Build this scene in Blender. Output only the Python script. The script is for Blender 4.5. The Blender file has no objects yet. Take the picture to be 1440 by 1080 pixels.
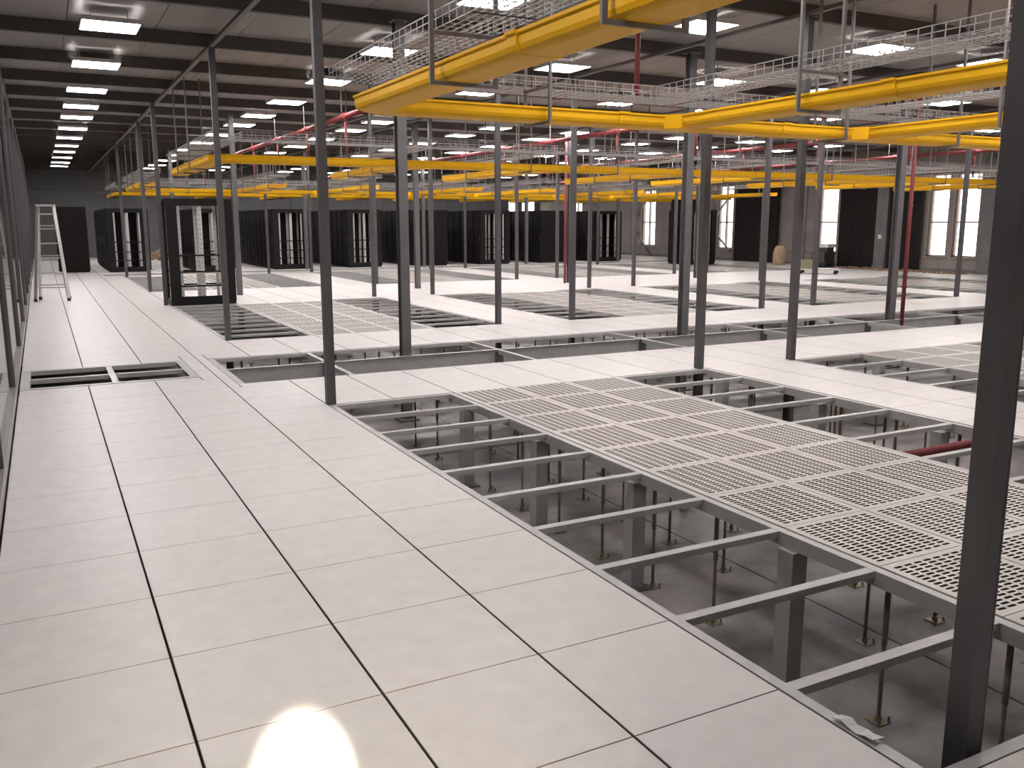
import bpy, math, random
from mathutils import Matrix, Vector
random.seed(7)
G = 0.6                                   # one raised-floor tile, metres; layout below is in tiles
sc = bpy.context.scene
COL = sc.collection

# ---------------------------------------------------------------- camera, world, light, exposure
cam_d = bpy.data.cameras.new('camera'); cam = bpy.data.objects.new('camera', cam_d); COL.objects.link(cam)
YAW, PITCH, ROLL, FPX = 0.48352, 0.18065, 0.00101, 1246.1
f = Vector((math.sin(YAW)*math.cos(PITCH), math.cos(YAW)*math.cos(PITCH), -math.sin(PITCH)))
r0 = Vector((math.cos(YAW), -math.sin(YAW), 0)); d0 = f.cross(r0)
r = math.cos(ROLL)*r0 + math.sin(ROLL)*d0; dn = -math.sin(ROLL)*r0 + math.cos(ROLL)*d0
CAMPOS = Vector((-0.29231, -2.63535, 1.5614))
m = Matrix((( r.x, -dn.x, -f.x, CAMPOS.x), (r.y, -dn.y, -f.y, CAMPOS.y), (r.z, -dn.z, -f.z, CAMPOS.z), (0, 0, 0, 1)))
cam.matrix_world = m
cam_d.sensor_fit = 'HORIZONTAL'; cam_d.sensor_width = 36.0; cam_d.lens = FPX/1440*36.0
cam_d.clip_start = 0.05; cam_d.clip_end = 300
sc.camera = cam

w = bpy.data.worlds.new('world'); sc.world = w; w.use_nodes = True
bg = w.node_tree.nodes['Background']; bg.inputs[0].default_value = (1.0, 0.93, 0.86, 1); bg.inputs[1].default_value = 4.0

sc.view_settings.view_transform = 'Standard'; sc.view_settings.look = 'None'
sc.view_settings.gamma = 1.0; sc.view_settings.use_curve_mapping = False
sc.view_settings.exposure = 0.0
sc.cycles.use_denoising = True
sc.cycles.max_bounces = 7; sc.cycles.diffuse_bounces = 4; sc.cycles.glossy_bounces = 3
sc.cycles.transmission_bounces = 3; sc.cycles.transparent_max_bounces = 12
sc.cycles.caustics_reflective = False; sc.cycles.caustics_refractive = False
sc.cycles.sample_clamp_indirect = 6.0
PANEL_E = 34.5                             # ceiling light panels

# unseen warm spots added behind the camera; the near tiles' hot patch has no identified source
lamp_d = bpy.data.lights.new('added_patch_beam', 'SPOT'); lamp = bpy.data.objects.new('added_patch_beam', lamp_d); COL.objects.link(lamp)
lamp_d.energy = 16000; lamp_d.color = (1.0, 0.90, 0.72); lamp_d.spot_size = math.radians(5.0); lamp_d.spot_blend = 0.6; lamp_d.shadow_soft_size = 0.04
lamp.location = (-0.42, -3.25, 1.25)
lamp.rotation_euler = (Vector((0.235, -0.37, 0)) - lamp.location).to_track_quat('-Z', 'Y').to_euler()
lamp2_d = bpy.data.lights.new('added_patch_spill', 'SPOT'); lamp2 = bpy.data.objects.new('added_patch_spill', lamp2_d); COL.objects.link(lamp2)  # wider added spot for the warm glow around the patch
lamp2_d.energy = 330; lamp2_d.color = (1.0, 0.84, 0.62); lamp2_d.spot_size = math.radians(40); lamp2_d.spot_blend = 1.0; lamp2_d.shadow_soft_size = 0.04
lamp2.location = lamp.location; lamp2.rotation_euler = lamp.rotation_euler

# ---------------------------------------------------------------- materials
def mat(name, col, rough=0.5, metal=0.0, noise=0.0, nscale=6.0, bump=0.0, bscale=60.0, emit=None, spec=0.5, streak=None):
    mt = bpy.data.materials.new(name); mt.use_nodes = True
    nt = mt.node_tree; b = nt.nodes['Principled BSDF']
    b.inputs['Base Color'].default_value = (*col, 1); b.inputs['Roughness'].default_value = rough
    b.inputs['Metallic'].default_value = metal
    b.inputs['Specular IOR Level'].default_value = spec
    if noise or bump:
        tc = nt.nodes.new('ShaderNodeTexCoord')
    if noise:
        n = nt.nodes.new('ShaderNodeTexNoise'); n.inputs['Scale'].default_value = nscale; n.inputs['Detail'].default_value = 5
        geo = nt.nodes.new('ShaderNodeNewGeometry')
        src = geo.outputs['Position']
        if streak:
            mp = nt.nodes.new('ShaderNodeMapping'); mp.inputs['Scale'].default_value = streak
            nt.links.new(src, mp.inputs['Vector']); src = mp.outputs['Vector']
        nt.links.new(src, n.inputs['Vector'])
        rmp = nt.nodes.new('ShaderNodeMapRange'); rmp.inputs[1].default_value = 0.3; rmp.inputs[2].default_value = 0.7
        rmp.inputs[3].default_value = 1-noise; rmp.inputs[4].default_value = 1+noise
        nt.links.new(n.outputs['Fac'], rmp.inputs[0])
        mx = nt.nodes.new('ShaderNodeMix'); mx.data_type = 'RGBA'; mx.blend_type = 'MULTIPLY'; mx.inputs[0].default_value = 1
        mx.inputs[6].default_value = (*col, 1); nt.links.new(rmp.outputs[0], mx.inputs[7])
        nt.links.new(mx.outputs[2], b.inputs['Base Color'])
    if bump:
        n2 = nt.nodes.new('ShaderNodeTexNoise'); n2.inputs['Scale'].default_value = bscale
        nt.links.new(tc.outputs['Object'], n2.inputs['Vector'])
        bp = nt.nodes.new('ShaderNodeBump'); bp.inputs['Strength'].default_value = bump; bp.inputs['Distance'].default_value = 0.01
        nt.links.new(n2.outputs['Fac'], bp.inputs['Height']); nt.links.new(bp.outputs[0], b.inputs['Normal'])
    if emit:
        b.inputs['Emission Color'].default_value = (*emit[0], 1); b.inputs['Emission Strength'].default_value = emit[1]
    return mt

M = {}
M['tile'] = mat('floor_tile_laminate', (0.66, 0.63, 0.605), 0.42, noise=0.05, nscale=9, spec=0.35)
M['tile_edge'] = mat('tile_edge_trim', (0.13, 0.115, 0.10), 0.6)
M['perf'] = mat('perforated_tile_coating', (0.55, 0.525, 0.48), 0.42, noise=0.04, nscale=9)
M['galv'] = mat('galvanised_steel', (0.47, 0.465, 0.45), 0.42, metal=0.12, noise=0.08, nscale=14)
M['zinc'] = mat('zinc_yellow_rod', (0.33, 0.29, 0.20), 0.38, metal=0.6, noise=0.2, nscale=20)
M['post'] = mat('grey_painted_steel', (0.080, 0.074, 0.077), 0.5, noise=0.10, nscale=5)
M['column'] = mat('column_paint', (0.13, 0.126, 0.125), 0.5, noise=0.10, nscale=5)
M['stub'] = mat('stub_post_steel', (0.42, 0.425, 0.42), 0.5, noise=0.10, nscale=6)
M['slab'] = mat('concrete_slab', (0.285, 0.266, 0.26), 0.36, noise=0.6, nscale=2.0, bump=0.15, bscale=14)
M['joint'] = mat('slab_joint', (0.03, 0.028, 0.027), 0.9)
M['ceil'] = mat('roof_sheet', (0.245, 0.222, 0.206), 0.55, noise=0.14, nscale=1.5, streak=(1, 0.3, 1))
M['purlin'] = mat('purlin_paint', (0.085, 0.078, 0.075), 0.6, noise=0.08, nscale=4)
M['rail'] = mat('ceiling_rail_paint', (0.15, 0.14, 0.135), 0.55)
M['wall'] = mat('wall_grey_paint', (0.125, 0.128, 0.125), 0.6, noise=0.08, nscale=2)
M['wallw'] = mat('window_wall_paint', (0.24, 0.205, 0.185), 0.65, noise=0.10, nscale=2)
M['wframe'] = mat('window_frame_paint', (0.30, 0.26, 0.24), 0.5)
M['yellow'] = mat('yellow_duct_plastic', (0.82, 0.44, 0.009), 0.45, noise=0.03, nscale=8, spec=0.18)
M['wire'] = mat('zinc_wire', (0.38, 0.375, 0.37), 0.4, metal=0.5)
M['hang'] = mat('hanger_channel_paint', (0.16, 0.15, 0.15), 0.5, noise=0.1, nscale=9)
M['rod'] = mat('threaded_rod', (0.36, 0.35, 0.34), 0.4, metal=0.6)
M['red'] = mat('fire_pipe_red', (0.20, 0.033, 0.034), 0.6, noise=0.08, nscale=8)
M['black'] = mat('rack_black_paint', (0.010, 0.009, 0.009), 0.5, noise=0.15, nscale=4, spec=0.25)
M['blackdoor'] = mat('rack_perforated_door', (0.009, 0.0075, 0.008), 0.6, spec=0.2)
M['silver'] = mat('rack_rail_zinc', (0.62, 0.61, 0.59), 0.38, metal=0.3)
M['curtain'] = mat('black_panel_board', (0.014, 0.011, 0.010), 0.75, spec=0.2, noise=0.12, nscale=3, streak=(4, 4, 0.3))
M['lframe'] = mat('light_frame_white', (0.72, 0.72, 0.72), 0.4)
M['alu'] = mat('ladder_aluminium', (0.60, 0.58, 0.56), 0.35, metal=0.4)
M['rubber'] = mat('rubber_feet', (0.03, 0.03, 0.03), 0.8)
M['mull'] = mat('partition_aluminium_dark', (0.13, 0.12, 0.12), 0.4, metal=0.3)
M['mulll'] = mat('partition_rail_grey', (0.27, 0.25, 0.25), 0.35, metal=0.3)
M['tan'] = mat('sack_paper', (0.42, 0.31, 0.20), 0.8, noise=0.2, nscale=8)
M['green'] = mat('box_olive', (0.20, 0.21, 0.11), 0.7)
M['dark'] = mat('dark_machine', (0.05, 0.048, 0.046), 0.6)
M['debris'] = mat('debris_brown', (0.26, 0.17, 0.12), 0.9, noise=0.3, nscale=12)
M['white'] = mat('white_plastic', (0.75, 0.74, 0.72), 0.4)
M['foil'] = mat('grey_tape', (0.5, 0.49, 0.47), 0.4)
M['glow'] = mat('panel_diffuser', (0.9, 0.9, 0.9), 0.5, emit=((1.0, 0.955, 0.965), PANEL_E))

def glass_mat(name, tint, refl):
    mt = bpy.data.materials.new(name); mt.use_nodes = True; nt = mt.node_tree
    for n in list(nt.nodes):
        if n.type != 'OUTPUT_MATERIAL': nt.nodes.remove(n)
    out = [n for n in nt.nodes if n.type == 'OUTPUT_MATERIAL'][0]
    tr = nt.nodes.new('ShaderNodeBsdfTransparent'); tr.inputs[0].default_value = (*tint, 1)
    gl = nt.nodes.new('ShaderNodeBsdfGlossy'); gl.inputs['Roughness'].default_value = 0.02
    lw = nt.nodes.new('ShaderNodeLayerWeight'); pw = nt.nodes.new('ShaderNodeMath'); pw.operation = 'POWER'; pw.inputs[1].default_value = 5.0
    nt.links.new(lw.outputs['Facing'], pw.inputs[0]); fr = nt.nodes.new('ShaderNodeMath'); fr.operation = 'MULTIPLY_ADD'; fr.inputs[1].default_value = 0.85; fr.inputs[2].default_value = refl; nt.links.new(pw.outputs[0], fr.inputs[0])
    mx = nt.nodes.new('ShaderNodeMixShader')
    nt.links.new(fr.outputs[0], mx.inputs[0]); nt.links.new(tr.outputs[0], mx.inputs[1]); nt.links.new(gl.outputs[0], mx.inputs[2])
    nt.links.new(mx.outputs[0], out.inputs[0]); return mt
M['glass'] = glass_mat('window_glass', (0.95, 0.95, 0.95), 0.05)
M['pglass'] = glass_mat('partition_glass', (0.70, 0.72, 0.71), 0.07)

# ---------------------------------------------------------------- helpers
class MB:
    def __init__(s): s.v = []; s.f = []; s.mi = []
    def quad(s, pts, mi=0):
        n = len(s.v); s.v += [tuple(p) for p in pts]; s.f.append(tuple(range(n, n+len(pts)))); s.mi.append(mi)
    def box(s, x0, x1, y0, y1, z0, z1, mi=0, top=None):
        n = len(s.v)
        s.v += [(x0,y0,z0),(x1,y0,z0),(x1,y1,z0),(x0,y1,z0),(x0,y0,z1),(x1,y0,z1),(x1,y1,z1),(x0,y1,z1)]
        F = [(0,3,2,1),(4,5,6,7),(0,1,5,4),(1,2,6,5),(2,3,7,6),(3,0,4,7)]
        for k, q in enumerate(F):
            s.f.append(tuple(n+i for i in q)); s.mi.append(top if (top is not None and k == 1) else mi)
        return s
    def bar(s, a, b, w, mi=0, h=None):     # square bar between two points
        a = Vector(a); b = Vector(b); d = (b-a).normalized(); h = h or w
        u = d.cross(Vector((0,0,1)))
        if u.length < 1e-3: u = Vector((1,0,0))
        u.normalize(); v = u.cross(d)
        n = len(s.v)
        for p in (a, b):
            for su, sv in ((-1,-1),(1,-1),(1,1),(-1,1)): s.v.append(tuple(p + u*su*w/2 + v*sv*h/2))
        for q in ((0,3,2,1),(4,5,6,7),(0,1,5,4),(1,2,6,5),(2,3,7,6),(3,0,4,7)):
            s.f.append(tuple(n+i for i in q)); s.mi.append(mi)
        return s
    def cyl(s, a, b, r0, n=10, r1=None, mi=0):
        a = Vector(a); b = Vector(b); d = (b-a).normalized(); r1 = r0 if r1 is None else r1
        u = d.cross(Vector((0,0,1)))
        if u.length < 1e-3: u = Vector((1,0,0))
        u.normalize(); v = d.cross(u); k = len(s.v)
        for p, rr in ((a, r0), (b, r1)):
            for i in range(n):
                t = 2*math.pi*i/n; s.v.append(tuple(p + u*math.cos(t)*rr + v*math.sin(t)*rr))
        for i in range(n):
            j = (i+1) % n; s.f.append((k+i, k+j, k+n+j, k+n+i)); s.mi.append(mi)
        s.f.append(tuple(k+i for i in reversed(range(n)))); s.mi.append(mi)
        s.f.append(tuple(k+n+i for i in range(n))); s.mi.append(mi)
        return s
    def mesh(s, name, mats, smooth=False):
        me = bpy.data.meshes.new(name); me.from_pydata(s.v, [], s.f)
        for mm in (mats if isinstance(mats, (list, tuple)) else [mats]): me.materials.append(mm)
        if any(s.mi): me.polygons.foreach_set('material_index', s.mi)
        if smooth: me.polygons.foreach_set('use_smooth', [True]*len(s.f))
        me.update(); return me

def ob(name, me, parent=None, loc=None, rotz=0.0):
    o = bpy.data.objects.new(name, me); COL.objects.link(o)
    if parent is not None: o.parent = parent
    if loc is not None: o.location = loc
    if rotz: o.rotation_euler = (0, 0, rotz)
    return o
def thing(name, label, cat, loc=(0,0,0), group=None, rotz=0.0):
    o = ob(name, None, None, loc, rotz); o.empty_display_size = 0.1
    o['label'] = label; o['category'] = cat
    if group: o['group'] = group
    return o
def tag(o, label, cat, group=None):
    o['label'] = label; o['category'] = cat
    if group: o['group'] = group
    return o
def struct(o): o['kind'] = 'structure'; return o
ORD = ['first','second','third','fourth','fifth','sixth','seventh','eighth','ninth','tenth','eleventh','twelfth','thirteenth','fourteenth','fifteenth','sixteenth','seventeenth','eighteenth','nineteenth','twentieth']
def inview(p, margin=0.12):
    v = Vector(p) - CAMPOS; z = v.dot(f)
    if z < 0.3: return False
    x = v.dot(r)/z*FPX/1440; y = v.dot(dn)/z*FPX/1080
    return abs(x) < 0.5+margin and abs(y) < 0.5+margin

# ---------------------------------------------------------------- layout, in tiles
XMAX, YMIN, YMAX = 41.5, -7.0, 70.0
ROWX = [(3,5),(8,10),(12,14),(17,19),(21,23),(26,28),(30,32),(35,37)]
BANK = [(-2.0, 8.0), (16.0, 25.4), (32.0, 42.2)]
BANKNAME = ['before the trench', 'past the trench', 'before the racks']
PERFX = [(5,8),(14,17),(23,26),(32,35)]
TR1 = (2.18, 41.0, 10.3, 13.4); TR2 = (2.2, 41.0, 44.1, 45.2); LH = (-0.98, 1.73, 11.3, 13.4)
holes = [(a, b, y0, y1) for (y0, y1) in BANK for (a, b) in ROWX] + [TR1, TR2, LH]
SLAB = -0.80; TH = 0.035

# ---------------------------------------------------------------- structure: floor
b = MB()
xs = [-9.0, -3.6, 1.4, 6.4, 11.4, 16.4, 21.4, 26.4, 31.4, 36.4, 42.0]; ys = [-8, 9.3, 18, 27, 36, 45, 54, 63, 71]
b.box(-9*G, 42*G, -8*G, 71*G, SLAB-0.25, SLAB-0.03)
floor = struct(ob('floor', b.mesh('floor', M['joint'])))
for i in range(len(xs)-1):
    for j in range(len(ys)-1):
        p = MB().box(xs[i]*G+.006, xs[i+1]*G-.006, ys[j]*G+.006, ys[j+1]*G-.006, SLAB-0.03, SLAB)
        ob('slab_panel', p.mesh('slab_panel', M['slab']), floor)

GX, GY, CH = 0.0045, 0.0022, 0.0015
def tile_geo(mb, x0, x1, y0, y1):
    gx0 = x0*G+GX; gx1 = x1*G-GX; gy0 = y0*G+GY; gy1 = y1*G-GY
    if gx1-gx0 < .02 or gy1-gy0 < .02: return
    n = len(mb.v); c = CH
    mb.v += [(gx0,gy0,-TH),(gx1,gy0,-TH),(gx1,gy1,-TH),(gx0,gy1,-TH),
             (gx0,gy0,-c),(gx1,gy0,-c),(gx1,gy1,-c),(gx0,gy1,-c),
             (gx0+c,gy0+c,0),(gx1-c,gy0+c,0),(gx1-c,gy1-c,0),(gx0+c,gy1-c,0)]
    for q, mi in (((0,3,2,1),1),((0,1,5,4),1),((1,2,6,5),1),((2,3,7,6),1),((3,0,4,7),1),
                  ((4,5,9,8),0),((5,6,10,9),0),((6,7,11,10),0),((7,4,8,11),0),((8,9,10,11),0)):
        mb.f.append(tuple(n+k for k in q)); mb.mi.append(mi)
def subtract(rects, h):
    out = []
    for (x0,x1,y0,y1) in rects:
        a0,a1,c0,c1 = max(x0,h[0]),min(x1,h[1]),max(y0,h[2]),min(y1,h[3])
        if a0 >= a1-1e-6 or c0 >= c1-1e-6: out.append((x0,x1,y0,y1)); continue
        if x0 < a0-1e-6: out.append((x0,a0,y0,y1))
        if a1 < x1-1e-6: out.append((a1,x1,y0,y1))
        if y0 < c0-1e-6: out.append((a0,a1,y0,c0))
        if c1 < y1-1e-6: out.append((a0,a1,c1,y1))
    return out
perf_cells = set()
for (y0, y1) in BANK:
    for (a, c) in PERFX:
        for i in range(a, c):
            for j in range(int(y0), int(y1)): perf_cells.add((i, j))
cells = []
for i in range(-1, 42):
    for j in range(int(YMIN), int(YMAX)):
        if (i, j) in perf_cells: continue
        rects = [(max(i,-0.99), min(i+1, XMAX), j, j+1)]
        for h in holes: rects = subtract(rects, h)
        for rc in rects: cells.append(rc)
def score(rc):
    cx, cy = (rc[0]+rc[1])/2*G, (rc[2]+rc[3])/2*G
    v = Vector((cx, cy, 0)) - CAMPOS
    return v.length if inview((cx, cy, 0), 0.10) else 1000+v.length
cells.sort(key=score)
full = MB(); tile_geo(full, -0.5, 0.5, -0.5, 0.5); full_me = full.mesh('tile', [M['tile'], M['tile_edge']])
field = MB()
for k, rc in enumerate(cells):
    if k < 295:
        if abs(rc[1]-rc[0]-1) < 1e-6 and abs(rc[3]-rc[2]-1) < 1e-6:
            ob('tile', full_me, floor, ((rc[0]+rc[1])/2*G, (rc[2]+rc[3])/2*G, 0))
        else:
            t = MB(); tile_geo(t, *rc); 
            if t.v: ob('tile', t.mesh('tile', [M['tile'], M['tile_edge']]), floor)
    else: tile_geo(field, *rc)
fo = ob('tile_field', field.mesh('tile_field', [M['tile'], M['tile_edge']]), floor); fo['kind'] = 'stuff'
# floor of the strip behind the glass partition
ob('outer_floor', MB().box(-8*G, -1.05*G, YMIN*G, YMAX*G, -0.06, -0.002).mesh('outer_floor', M['tile']), floor)

def perf_geo(mb, ox, oy, nx, ny, hl, hw, depth, walls=True):
    x0, x1, y0, y1 = ox-.5*G+GX, ox+.5*G-GX, oy-.5*G+GY, oy+.5*G-GY
    mx, my = 0.032, 0.032
    ax0, ax1, ay0, ay1 = x0+mx, x1-mx, y0+my, y1-my
    for q in (((x0,y0,0),(x1,y0,0),(ax1,ay0,0),(ax0,ay0,0)), ((x1,y0,0),(x1,y1,0),(ax1,ay1,0),(ax1,ay0,0)),
              ((x1,y1,0),(x0,y1,0),(ax0,ay1,0),(ax1,ay1,0)), ((x0,y1,0),(x0,y0,0),(ax0,ay0,0),(ax0,ay1,0))): mb.quad(q)
    for q in (((x0,y0,-TH),(x1,y0,-TH),(x1,y0,0),(x0,y0,0)), ((x1,y0,-TH),(x1,y1,-TH),(x1,y1,0),(x1,y0,0)),
              ((x1,y1,-TH),(x0,y1,-TH),(x0,y1,0),(x1,y1,0)), ((x0,y1,-TH),(x0,y0,-TH),(x0,y0,0),(x0,y1,0))): mb.quad(q, 0)
    px, py = (ax1-ax0)/nx, (ay1-ay0)/ny
    for i in range(nx):
        for j in range(ny):
            cx, cy = ax0+(i+.5)*px, ay0+(j+.5)*py
            n = len(mb.v); a = hw*0.55
            mb.v += [(cx-px/2,cy-py/2,0),(cx+px/2,cy-py/2,0),(cx+px/2,cy+py/2,0),(cx-px/2,cy+py/2,0)]
            o8 = [(hl,-a),(hl,a),(hl-hw*.6,hw),(-hl+hw*.6,hw),(-hl,a),(-hl,-a),(-hl+hw*.6,-hw),(hl-hw*.6,-hw)]
            mb.v += [(cx+u,cy+v,0) for u, v in o8]
            for q in ((1,2,5,4),(2,6,5),(2,3,7,6),(3,8,7),(3,0,9,8),(0,10,9),(0,1,11,10),(1,4,11)):
                mb.f.append(tuple(n+k for k in q)); mb.mi.append(0)
            if walls:
                mb.v += [(cx+u,cy+v,-depth) for u, v in o8]
                for k in range(8):
                    k2 = (k+1) % 8; mb.f.append((n+4+k, n+4+k2, n+12+k2, n+12+k)); mb.mi.append(1)
pm = MB(); perf_geo(pm, 0, 0, 8, 18, 0.0245, 0.0087, 0.010); perf_me = pm.mesh('perforated_tile', [M['perf'], M['tile_edge']])
pf = MB(); np_ = 0
for (i, j) in sorted(perf_cells, key=lambda c: (c[1], c[0])):
    if j < 26:
        ob('perforated_tile', perf_me, floor, ((i+.5)*G, (j+.5)*G, 0))
    else: perf_geo(pf, (i+.5)*G, (j+.5)*G, 3, 6, 0.06, 0.026, 0.01, False)
po = ob('perforated_tile_field', pf.mesh('perforated_tile_field', [M['perf'], M['tile_edge']]), floor); po['kind'] = 'stuff'

# ---------------------------------------------------------------- structure: ceiling
ZC, ZP = 3.95, 3.79
ceil = struct(ob('ceiling', MB().box(-8*G, 42*G, YMIN*G, 71*G, ZC+.03, ZC+.10).mesh('ceiling', M['purlin'])))
x = -8*G
while x < 42*G-0.05:
    x2 = min(x+1.0, 42*G)
    ob('roof_sheet', MB().box(x+.004, x2-.004, YMIN*G, 71*G, ZC, ZC+.03).mesh('roof_sheet', M['ceil']), ceil); x = x2
py = [-6.0, -2.5, 1.0, 4.7, 8.5, 12.6, 16.4, 19.9, 23.3, 26.5, 29.8, 33.3]
while py[-1] < 69: py.append(py[-1]+3.5)
pur = MB()                                   # C-shaped purlin, local along x
pur.box(-8*G, 42*G, -0.004, 0.004, ZP, ZC); pur.box(-8*G, 42*G, -0.004, 0.075, ZP, ZP+.006); pur.box(-8*G, 42*G, -0.004, 0.075, ZC-.006, ZC)
pur.box(-8*G, 42*G, 0.069, 0.075, ZP, ZP+.025)
pur_me = pur.mesh('purlin', M['purlin'])
for yy in py: ob('purlin', pur_me, ceil, (0, yy*G, 0))
rail_me = MB().box(-.03, .03, YMIN*G, YMAX*G, ZP-.042, ZP-.001).mesh('post_rail', M['rail'])
for xx in (3.05, 10.0, 12.05, 19.0, 21.05, 28.0, 30.05, 37.0): ob('post_rail', rail_me, ceil, (xx*G, 0, 0))

# ---------------------------------------------------------------- structure: walls
def panel_wall(name, along, pos, a0, a1, z0, z1, t, step, mt, seam=.012, zsplit=None, skip=()):
    """a wall at fixed x (along='y') or y (along='x'), clad in separate panels; pos is its inner face, t its signed thickness outwards"""
    lo, hi = (pos+t*.4, pos+t) if t > 0 else (pos+t, pos+t*.4)
    def bx(mb, u0, u1, p0, p1, zz0, zz1):
        if along == 'y': mb.box(min(p0,p1), max(p0,p1), u0, u1, zz0, zz1)
        else: mb.box(u0, u1, min(p0,p1), max(p0,p1), zz0, zz1)
    rects = [(a0, a1, z0, z1)]
    for s in skip: rects = subtract(rects, s)
    core = MB()
    for rc in rects: bx(core, rc[0], rc[1], lo, hi, rc[2], rc[3])
    wl = struct(ob(name, core.mesh(name, mt)))
    u = a0
    while u < a1-.02:
        u2 = min(u+step, a1)
        zz = [z0] + (zsplit or []) + [z1]
        for k in range(len(zz)-1):
            rr = [(u+seam/2, u2-seam/2, zz[k]+seam/2, zz[k+1]-seam/2)]
            for s in skip: rr = subtract(rr, s)
            mb = MB()
            for rc in rr: bx(mb, rc[0], rc[1], pos, lo if t > 0 else hi, rc[2], rc[3])
            if mb.v: ob('wall_panel', mb.mesh('wall_panel', mt), wl)
        u = u2
    return wl
wf = panel_wall('wall_far', 'x', YMAX*G, -8*G, 42*G, SLAB, ZC, 0.12, 1.2, M['wall'], zsplit=[2.95], skip=[(38.2*G, 39.1*G, 0.6, 2.75), (39.6*G, 41.1*G, 0.6, 2.75)])
ob('wall_rail', MB().box(-1*G, 41*G, YMAX*G-.07, YMAX*G, 2.86, 2.94).mesh('wall_rail', M['rail']), wf)
WIN = [(24.9, 26.35), (26.65, 27.85), (34.0, 35.5), (43.1, 44.7), (51.85, 53.65), (62.4, 64.2)]
wr = panel_wall('wall_right', 'y', XMAX*G, YMIN*G, YMAX*G, SLAB, ZC, 0.25, 1.2, M['wallw'], zsplit=[0.45], skip=[(a*G, c*G, 0.46, 3.05) for a, c in WIN])
struct(ob('wall_left', MB().box(-8*G-.1, -8*G, YMIN*G, YMAX*G, SLAB, ZC).mesh('wall_left', M['wall'])))
struct(ob('wall_back', MB().box(-8*G, 42*G, YMIN*G-.1, YMIN*G, SLAB, ZC).mesh('wall_back', M['white'])))
struct(ob('baseboard_right', MB().box(XMAX*G-.03, XMAX*G, YMIN*G, YMAX*G, 0, 0.10).mesh('baseboard_right', M['column'])))
for n, (a, c) in enumerate(WIN):
    x0 = XMAX*G
    fr = MB(); y0, y1, z0, z1 = a*G, c*G, 0.46, 3.05
    for (u0,u1,v0,v1) in ((y0,y0+.07,z0,z1),(y1-.07,y1,z0,z1),(y0,y1,z0,z0+.06),(y0,y1,z1-.06,z1)): fr.box(x0+.08, x0+.17, u0, u1, v0, v1)
    wd = struct(ob('window_%d' % (n+1), fr.mesh('window_frame', M['wframe'])))
    mid = (a+c)/2*G
    if c-a > 1.55: ob('mullion', MB().box(x0+.07, x0+.16, mid-.03, mid+.03, z0, z1).mesh('mullion', M['wframe']), wd)
    for (u0,u1) in (((y0+.07, mid-.03), (mid+.03, y1-.07)) if c-a > 1.55 else ((y0+.07, y1-.07),)):
        ob('transom', MB().box(x0+.09, x0+.16, u0, u1, 1.52, 1.57).mesh('transom', M['wframe']), wd)
        ob('pane', MB().box(x0+.115, x0+.121, u0, u1, z0+.06, 1.52).mesh('pane', M['glass']), wd)
        ob('pane', MB().box(x0+.115, x0+.121, u0, u1, 1.57, z1-.06).mesh('pane', M['glass']), wd)
    ob('sill', MB().box(x0-.05, x0+.10, y0-.03, y1+.03, z0-.03, z0).mesh('sill', M['wframe']), wd)
for n, (a, c) in enumerate(((38.2, 39.1), (39.6, 41.1))):
    y0 = YMAX*G; fr = MB()
    for (u0,u1,v0,v1) in ((a*G,a*G+.05,.6,2.75),(c*G-.05,c*G,.6,2.75),(a*G,c*G,.6,.66),(a*G,c*G,2.69,2.75),(a*G,c*G,1.6,1.65)): fr.box(u0, u1, y0+.03, y0+.1, v0, v1)
    wd = struct(ob('window_%d' % (n+7), fr.mesh('window_frame', M['wframe'])))
    ob('pane', MB().box(a*G+.05, c*G-.05, y0+.06, y0+.066, .66, 2.69).mesh('pane', M['glass']), wd)

# glazed partition along the left side of the aisle
PX = -1.02*G
gp = struct(ob('wall_partition', MB().box(PX-.05, PX+.0, YMIN*G, YMAX*G, 3.72, ZC).mesh('wall_partition', M['mull'])))
ob('bottom_rail', MB().box(PX-.05, PX+.012, YMIN*G, YMAX*G, 0.0, 0.10).mesh('bottom_rail', M['mulll']), gp)
ob('top_rail', MB().box(PX-.05, PX+.01, YMIN*G, YMAX*G, 3.64, 3.72).mesh('top_rail', M['mull']), gp)
mull_me = MB().box(-.05, .008, -.035, .035, .10, 3.64).mesh('mullion', M['mull'])
yy = 0.57; ym = []
while yy < 69: ym.append(yy); yy += 5.1
for k, y in enumerate(ym):
    ob('mullion', mull_me, gp, (PX, y*G, 0))
for k in range(len(ym)-1):
    ob('glass_pane', MB().box(PX-.026, PX-.018, ym[k]*G+.035, ym[k+1]*G-.035, .10, 3.64).mesh('glass_pane', M['pglass']), gp)
ob('glass_pane', MB().box(PX-.026, PX-.018, YMIN*G, ym[0]*G-.035, .10, 3.64).mesh('glass_pane', M['pglass']), gp)

# ---------------------------------------------------------------- rack base frames in the floor openings
ROWN = [ORD[k] + ' row from the glass wall' for k in range(8)]
for bi, (y0, y1) in enumerate(BANK):
    for ri, (a, c) in enumerate(ROWX):
        L = (c-a)*G; W = (y1-y0)*G
        t = thing('rack_base_frame', 'galvanised rack base frame, %s, in the bank %s' % (ROWN[ri], BANKNAME[bi]), 'frame', (a*G, y0*G, 0), 'rack base frames in the floor openings')
        rl = MB().box(0.008, .055, .0, W, -.075, -.003).mesh('side_rail', M['galv'])
        ob('side_rail', rl, t)
        rl2 = MB().box(L-.055, L-.008, 0, W, -.075, -.003).mesh('side_rail', M['galv'])
        ob('side_rail', rl2, t)
        cb = MB().box(.056, L-.056, -.025, .025, -.036, -.004).mesh('crossbar', M['galv'])
        er = MB().box(.056, L-.056, 0.006, .050, -.045, -.004).mesh('end_rail', M['galv'])
        ob('end_rail', er, t); ob('end_rail', er, t, (0, W-.056, 0))
        k = 1
        while y0+k < y1-.25:
            ob('crossbar', cb, t, (0, k*G, 0)); k += 1

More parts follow.
